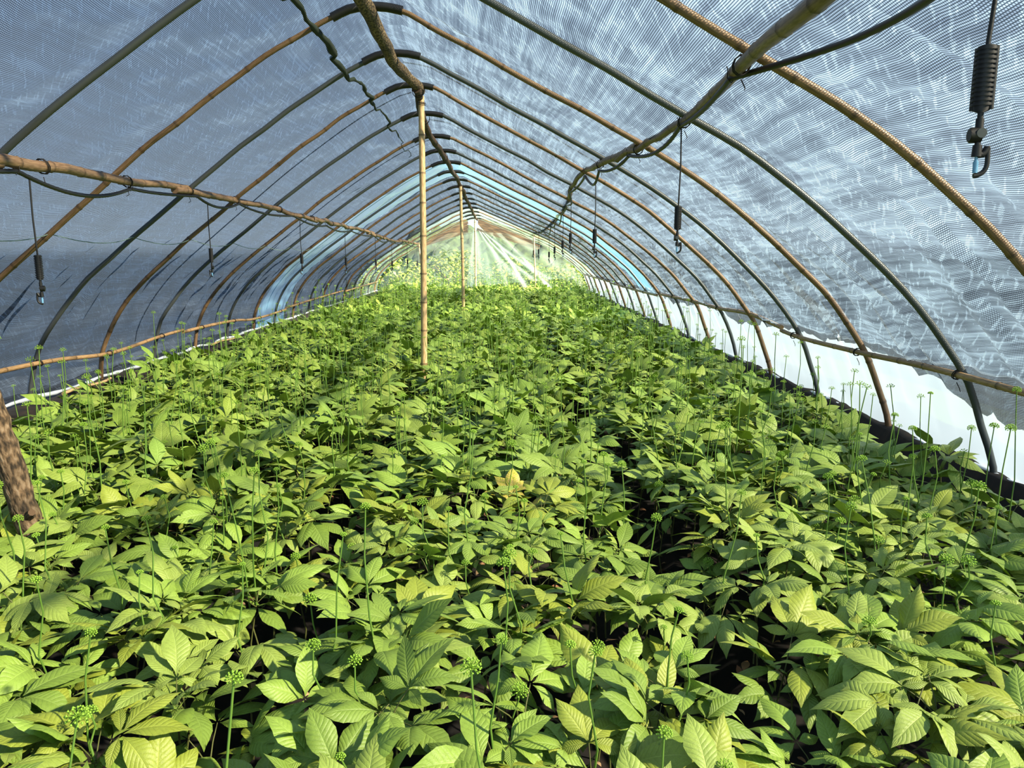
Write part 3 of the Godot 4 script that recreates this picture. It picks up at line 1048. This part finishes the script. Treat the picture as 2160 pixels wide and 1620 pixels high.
# ---------------------------------------------------------------- ground and surroundings
func ground_and_ends() -> void:
	var b := MB.new()
	var nx := 70
	var nd := 200
	for r in nd + 1:
		var d := -1.5 + 24.5 * r / nd
		for k in nx + 1:
			var x := -3.85 + 6.8 * k / nx
			b.put(Vector3(x, bed_top(x, d) + 0.03 * noise.get_noise_2d(x * 160.0, d * 160.0) + 0.02 * noise.get_noise_2d(x * 40.0, d * 40.0), -d), Vector3.UP, Vector2(x, d))
	for r in nd:
		for k in nx:
			var a := r * (nx + 1) + k
			b.quad(a, a + nx + 1, a + nx + 2, a + 1)
	b.smooth()
	structure("floor", b.done(), m_soil, "dark soil of the raised beds and trodden paths")
	# litter on the soil: dry leaf scraps
	var lit := MultiMesh.new()
	lit.transform_format = MultiMesh.TRANSFORM_3D
	lit.use_colors = true
	lit.mesh = leaf_lo[2]
	lit.instance_count = 900
	var m_dry := mat(Color.WHITE, 0.9)
	m_dry.vertex_color_use_as_albedo = true
	for k in 900:
		var x := rng.randf_range(-2.6, 2.3)
		var d := rng.randf_range(1.0, 6.0)
		lit.set_instance_transform(k, Transform3D(Basis.from_euler(Vector3(rng.randf_range(-0.5, 0.5), rng.randf() * TAU, rng.randf_range(-0.5, 0.5))).scaled(Vector3.ONE * rng.randf_range(0.03, 0.075)), Vector3(x, bed_top(x, d) + 0.022, -d)))
		lit.set_instance_color(k, Color(0.32, 0.15, 0.07).lerp(Color(0.5, 0.34, 0.18), rng.randf()))
	var lo := MultiMeshInstance3D.new()
	lo.name = "leaf_litter"
	lo.multimesh = lit
	lo.material_override = m_dry
	lo.set_meta("kind", "stuff")
	lo.set_meta("label", "dry brown leaf litter on the dark soil under the plants")
	lo.set_meta("category", "litter")
	add_child(lo)
	# bamboo strips lying along the foot of the blue net wall
	for e in [[6.0, 0.75, "split bamboo strip weighing down the net foot, nearer to the leaning post"], [9.2, 0.95, "split bamboo strip weighing down the net foot, further from the leaning post"]]:
		var s := MB.new()
		var pts := []
		for k in 8:
			pts.append(Vector3(0.01 * sin(k * 1.3), 0.01 * sin(k * 0.9), -e[1] * k / 7.0))
		bamboo(s, pts, 0.014, 0.012, Color(0.62, 0.45, 0.24), 0.3, 6)
		var t := thing("bamboo_strip", e[2], "bamboo strip", Vector3(-3.44, 0.385, -e[0]), "bamboo strips")
		part("culm", s.done(), m_bamboo, t)
	# land outside
	var grass := mat(Color.WHITE, 1.0)
	grass.albedo_texture = noise_tex(512, 0.02, [Color(0.16, 0.22, 0.08), Color(0.26, 0.34, 0.12), Color(0.34, 0.40, 0.17)], [0.25, 0.5, 0.8], 41, 5)
	grass.uv1_triplanar = true
	grass.uv1_scale = Vector3(0.3, 0.3, 0.3)
	var g := MB.new()
	for r in 41:
		for k in 41:
			var x := -80.0 + 160.0 * k / 40
			var z := 60.0 - 160.0 * r / 40
			g.put(Vector3(x, -0.12 + 0.1 * noise.get_noise_2d(x, z) - 0.3 * maxf(0.0, x - 3.6) - 0.3 * maxf(0.0, -x - 4.6), z), Vector3.UP, Vector2(x, z))
	for r in 40:
		for k in 40:
			var a := r * 41 + k
			g.quad(a, a + 41, a + 42, a + 1)
	g.smooth()
	structure("ground", g.done(), grass, "grassy land outside the tunnel")
	# wooded slope beyond the blue net wall and behind the end wall
	var wood := mat(Color.WHITE, 1.0)
	wood.albedo_texture = noise_tex(512, 0.03, [Color(0.08, 0.13, 0.08), Color(0.15, 0.21, 0.12), Color(0.22, 0.28, 0.15)], [0.25, 0.5, 0.8], 51, 5)
	wood.uv1_triplanar = true
	wood.uv1_scale = Vector3(0.12, 0.12, 0.12)
	var h := MB.new()
	for r in 91:
		for k in 25:
			var f := r / 90.0
			var a := lerpf(deg_to_rad(77), deg_to_rad(103), f)
			var q := k / 24.0
			var rad := lerpf(lerpf(5.5, 24.0, 1.0), 60.0, q)
			var p := Vector3(-cos(a) * rad, 0, -sin(a) * rad - 6.0)
			var high := 3.0 * smoothstep(-0.1, 0.8, q) * smoothstep(1.0, 0.75, f) * smoothstep(0.0, 0.25, f)
			p.y = -0.3 - 0.3 * maxf(0.0, absf(p.x + 0.5) - 4.1) + high + (1.0 * noise.get_noise_2d(p.x * 9.0, p.z * 9.0) + 0.8 * noise.get_noise_2d(p.x * 30.0, p.z * 30.0)) * smoothstep(0.0, 0.25, q)
			h.put(p, Vector3.UP, Vector2(f, q))
	for r in 90:
		for k in 24:
			var a2 := r * 25 + k
			h.quad(a2, a2 + 1, a2 + 26, a2 + 25)
	h.smooth()
	structure("hill", h.done(), wood, "dark wooded slope outside the tunnel")
	end_wall()


func end_wall() -> void:
	var w := Node3D.new()
	w.name = "wall_back"
	w.set_meta("kind", "structure")
	w.set_meta("label", "gathered clear plastic sheet closing the far end of the tunnel")
	add_child(w)
	var outline := []
	for k in range(prof_l.size() - 12, 0, -2):
		outline.append(warp(prof_l[k].x, prof_l[k].y, FAR_END))
	for k in range(0, prof_r.size() - 12, 2):
		outline.append(warp(prof_r[k].x, prof_r[k].y, FAR_END))
	var b := MB.new()
	var tip := Vector3(-0.57, 2.2, 0)
	var rows := 26
	for k in outline.size():
		var o: Vector3 = outline[k]
		for r in rows + 1:
			var f := float(r) / rows
			# hangs from under the roof edge down to the soil
			var y := lerpf(minf(o.y - 0.10, 2.05 - 0.05 * absf(o.x + 0.57)), 0.25, f)
			var ang := atan2(o.x - tip.x, 2.4 - y + 0.2)
			var z := -FAR_END - 0.15 + 0.05 * sin(ang * 34.0 + 2.0 * f) * (0.4 + f) + 0.03 * noise.get_noise_2d(o.x * 60.0, y * 30.0)
			b.put(Vector3(o.x, y, z), Vector3.UP, Vector2(o.x, y))
	for k in outline.size() - 1:
		for r in rows:
			var a := k * (rows + 1) + r
			b.quad(a, a + 1, a + rows + 2, a + rows + 1)
	b.smooth()
	part("clear_sheet", b.done(), m_clear, w)
	# a gathered tail of film tied to the end post, spreading like a curtain
	var c := MB.new()
	for k in 41:
		var u := k / 40.0
		for r in 25:
			var f := r / 24.0
			var x := -0.56 + lerpf(-0.05, 0.05, u) + (u * 2.7 - 0.22) * pow(f, 1.25)
			var y := lerpf(2.3, lerpf(0.5, 0.75, u), f)
			var z := -FAR_END + 0.35 + 0.018 * sin(u * 31.0 + 2.0 * sin(u * 9.0) + sin(f * 3.0)) * (0.25 + f)
			c.put(Vector3(x, y, z), Vector3.UP, Vector2(u, f))
	for k in 40:
		for r in 24:
			var a := k * 25 + r
			c.quad(a, a + 1, a + 26, a + 25)
	c.smooth()
	part("gathered_film", c.done(), m_pale, w)
	# old boards in the gable above the sheet
	var plank := mat(Color.WHITE, 0.95)
	plank.albedo_texture = noise_tex(256, 0.02, [Color(0.16, 0.13, 0.09), Color(0.32, 0.26, 0.18)], [0.3, 0.7], 61)
	plank.uv1_triplanar = true
	plank.uv1_scale = Vector3(0.4, 4.0, 1.0)
	for side in [-1, 1]:
		for k in 3:
			var bm := BoxMesh.new()
			bm.size = Vector3(1.9 - 0.25 * k if side > 0 else 1.5 - 0.2 * k, 0.15, 0.03)
			var o := part("board", bm, plank, w, Vector3(-0.57 + side * (0.95 - 0.1 * k), 1.98 - 0.0 * side + 0.155 * k - 0.1, -FAR_END - 0.4 - 0.01 * k))
			o.rotation.z = -side * 0.30


func bushes() -> void:
	# sunlit shrubs just outside the end wall, seen through the sheet
	var m_bush := leaf_material(leaf_textures(), Color(1, 1, 1))
	m_bush.vertex_color_use_as_albedo = true
	var spots := [[-3.2, 24.6, 1.5, 1.25, "broad sunlit shrub outside the end wall beside the blue net wall"], [-1.3, 25.6, 1.6, 1.45, "tall sunlit shrub outside the end wall behind the ridge posts"], [0.6, 25.0, 1.5, 1.2, "round sunlit shrub outside the end wall behind the gathered film"], [2.4, 24.6, 1.5, 1.0, "low sunlit shrub outside the end wall beside the white film"]]
	for e in spots:
		var t := thing("shrub", e[4], "shrub", Vector3(e[0], -0.1, -e[1]), "shrubs outside the end wall")
		var wood := MB.new()
		for k in 7:
			var a := k * 2.4
			var q := Vector3(cos(a) * e[2] * 0.6, e[3] * 0.8, sin(a) * e[2] * 0.5)
			tube(wood, [Vector3.ZERO, q * 0.4 + Vector3(0, 0.2, 0), q], [0.03, 0.02, 0.008], 6)
		part("stem", wood.done(), mat(Color(0.3, 0.24, 0.16), 0.9), t)
		var mm := MultiMesh.new()
		mm.transform_format = MultiMesh.TRANSFORM_3D
		mm.use_colors = true
		mm.mesh = leaf_lo[1]
		mm.instance_count = 1500
		for k in 1500:
			var dir := Vector3(rng.randfn(), absf(rng.randfn()) + 0.05, rng.randfn()).normalized()
			var r := pow(rng.randf(), 0.35)
			var p := Vector3(dir.x * e[2], dir.y * e[3], dir.z * e[2] * 0.8) * r + Vector3(0, 0.25, 0)
			mm.set_instance_transform(k, Transform3D(Basis.from_euler(Vector3(rng.randf_range(-0.6, 0.6), rng.randf() * TAU, rng.randf_range(-0.7, 0.4))).scaled(Vector3.ONE * rng.randf_range(0.12, 0.2)), p))
			var g := rng.randf_range(0.45, 0.75)
			mm.set_instance_color(k, Color(g * rng.randf_range(0.85, 1.1), g, g * 0.7))
		var o := MultiMeshInstance3D.new()
		o.name = "foliage"
		o.multimesh = mm
		o.material_override = m_bush
		o.set_meta("kind", "stuff")
		t.add_child(o)


# ---------------------------------------------------------------- all of it
func _ready() -> void:
	var cam := Camera3D.new()
	cam.name = "camera"
	add_child(cam)
	cam.fov = rad_to_deg(2.0 * atan(810.0 / 1600.0))
	cam.near = 0.05
	cam.far = 300.0
	cam.look_at_from_position(Vector3(0, 1.5, 0), Vector3(0.02122, 1.5 - 0.17238, -0.98480))
	cam.current = true

	var sky := ProceduralSkyMaterial.new()
	sky.sky_top_color = Color(0.42, 0.57, 0.78)
	sky.sky_horizon_color = Color(0.76, 0.84, 0.91)
	sky.sky_curve = 0.3
	sky.ground_bottom_color = Color(0.36, 0.40, 0.40)
	sky.ground_horizon_color = Color(0.74, 0.83, 0.92)
	sky.sky_energy_multiplier = 1.4
	sky.ground_curve = 0.25
	sky.sun_angle_max = 20.0
	var env := Environment.new()
	env.background_mode = Environment.BG_SKY
	env.sky = Sky.new()
	env.sky.sky_material = sky
	env.tonemap_mode = Environment.TONE_MAPPER_LINEAR
	env.tonemap_exposure = 1.15
	env.sdfgi_enabled = true
	env.ssao_enabled = true
	env.ssil_enabled = true
	var we := WorldEnvironment.new()
	we.name = "environment"
	we.environment = env
	add_child(we)
	var sun := DirectionalLight3D.new()
	sun.name = "sun"
	sun.light_color = Color(1.0, 0.95, 0.84)
	sun.light_energy = 14.0
	sun.light_angular_distance = 1.5
	sun.shadow_enabled = true
	add_child(sun)
	sun.look_at_from_position(Vector3(0.74, 0.56, 0.38) * 10.0, Vector3.ZERO)

	rng.seed = 12
	noise.seed = 3
	noise.frequency = 0.02
	noise.fractal_octaves = 2
	prof_l = profile([[-0.74, 2.905], [-0.86, 2.87], [-1.25, 2.665], [-1.8, 2.293], [-2.24, 1.955], [-2.98, 1.355], [-3.24, 1.09], [-3.4, 0.87], [-3.505, 0.655], [-3.565, 0.29], [-3.58, -0.05]], 121)
	prof_r = profile([[-0.74, 2.905], [-0.60, 2.885], [-0.47, 2.84], [0.64, 2.25], [1.31, 1.868], [1.93, 1.355], [2.20, 1.05], [2.34, 0.86], [2.43, 0.65], [2.51, 0.42], [2.56, -0.05]], 121)
	materials()
	ginseng()
	ground_and_ends()
	covers()
	hoops()
	rails()
	posts()
	irrigation()
	bushes()
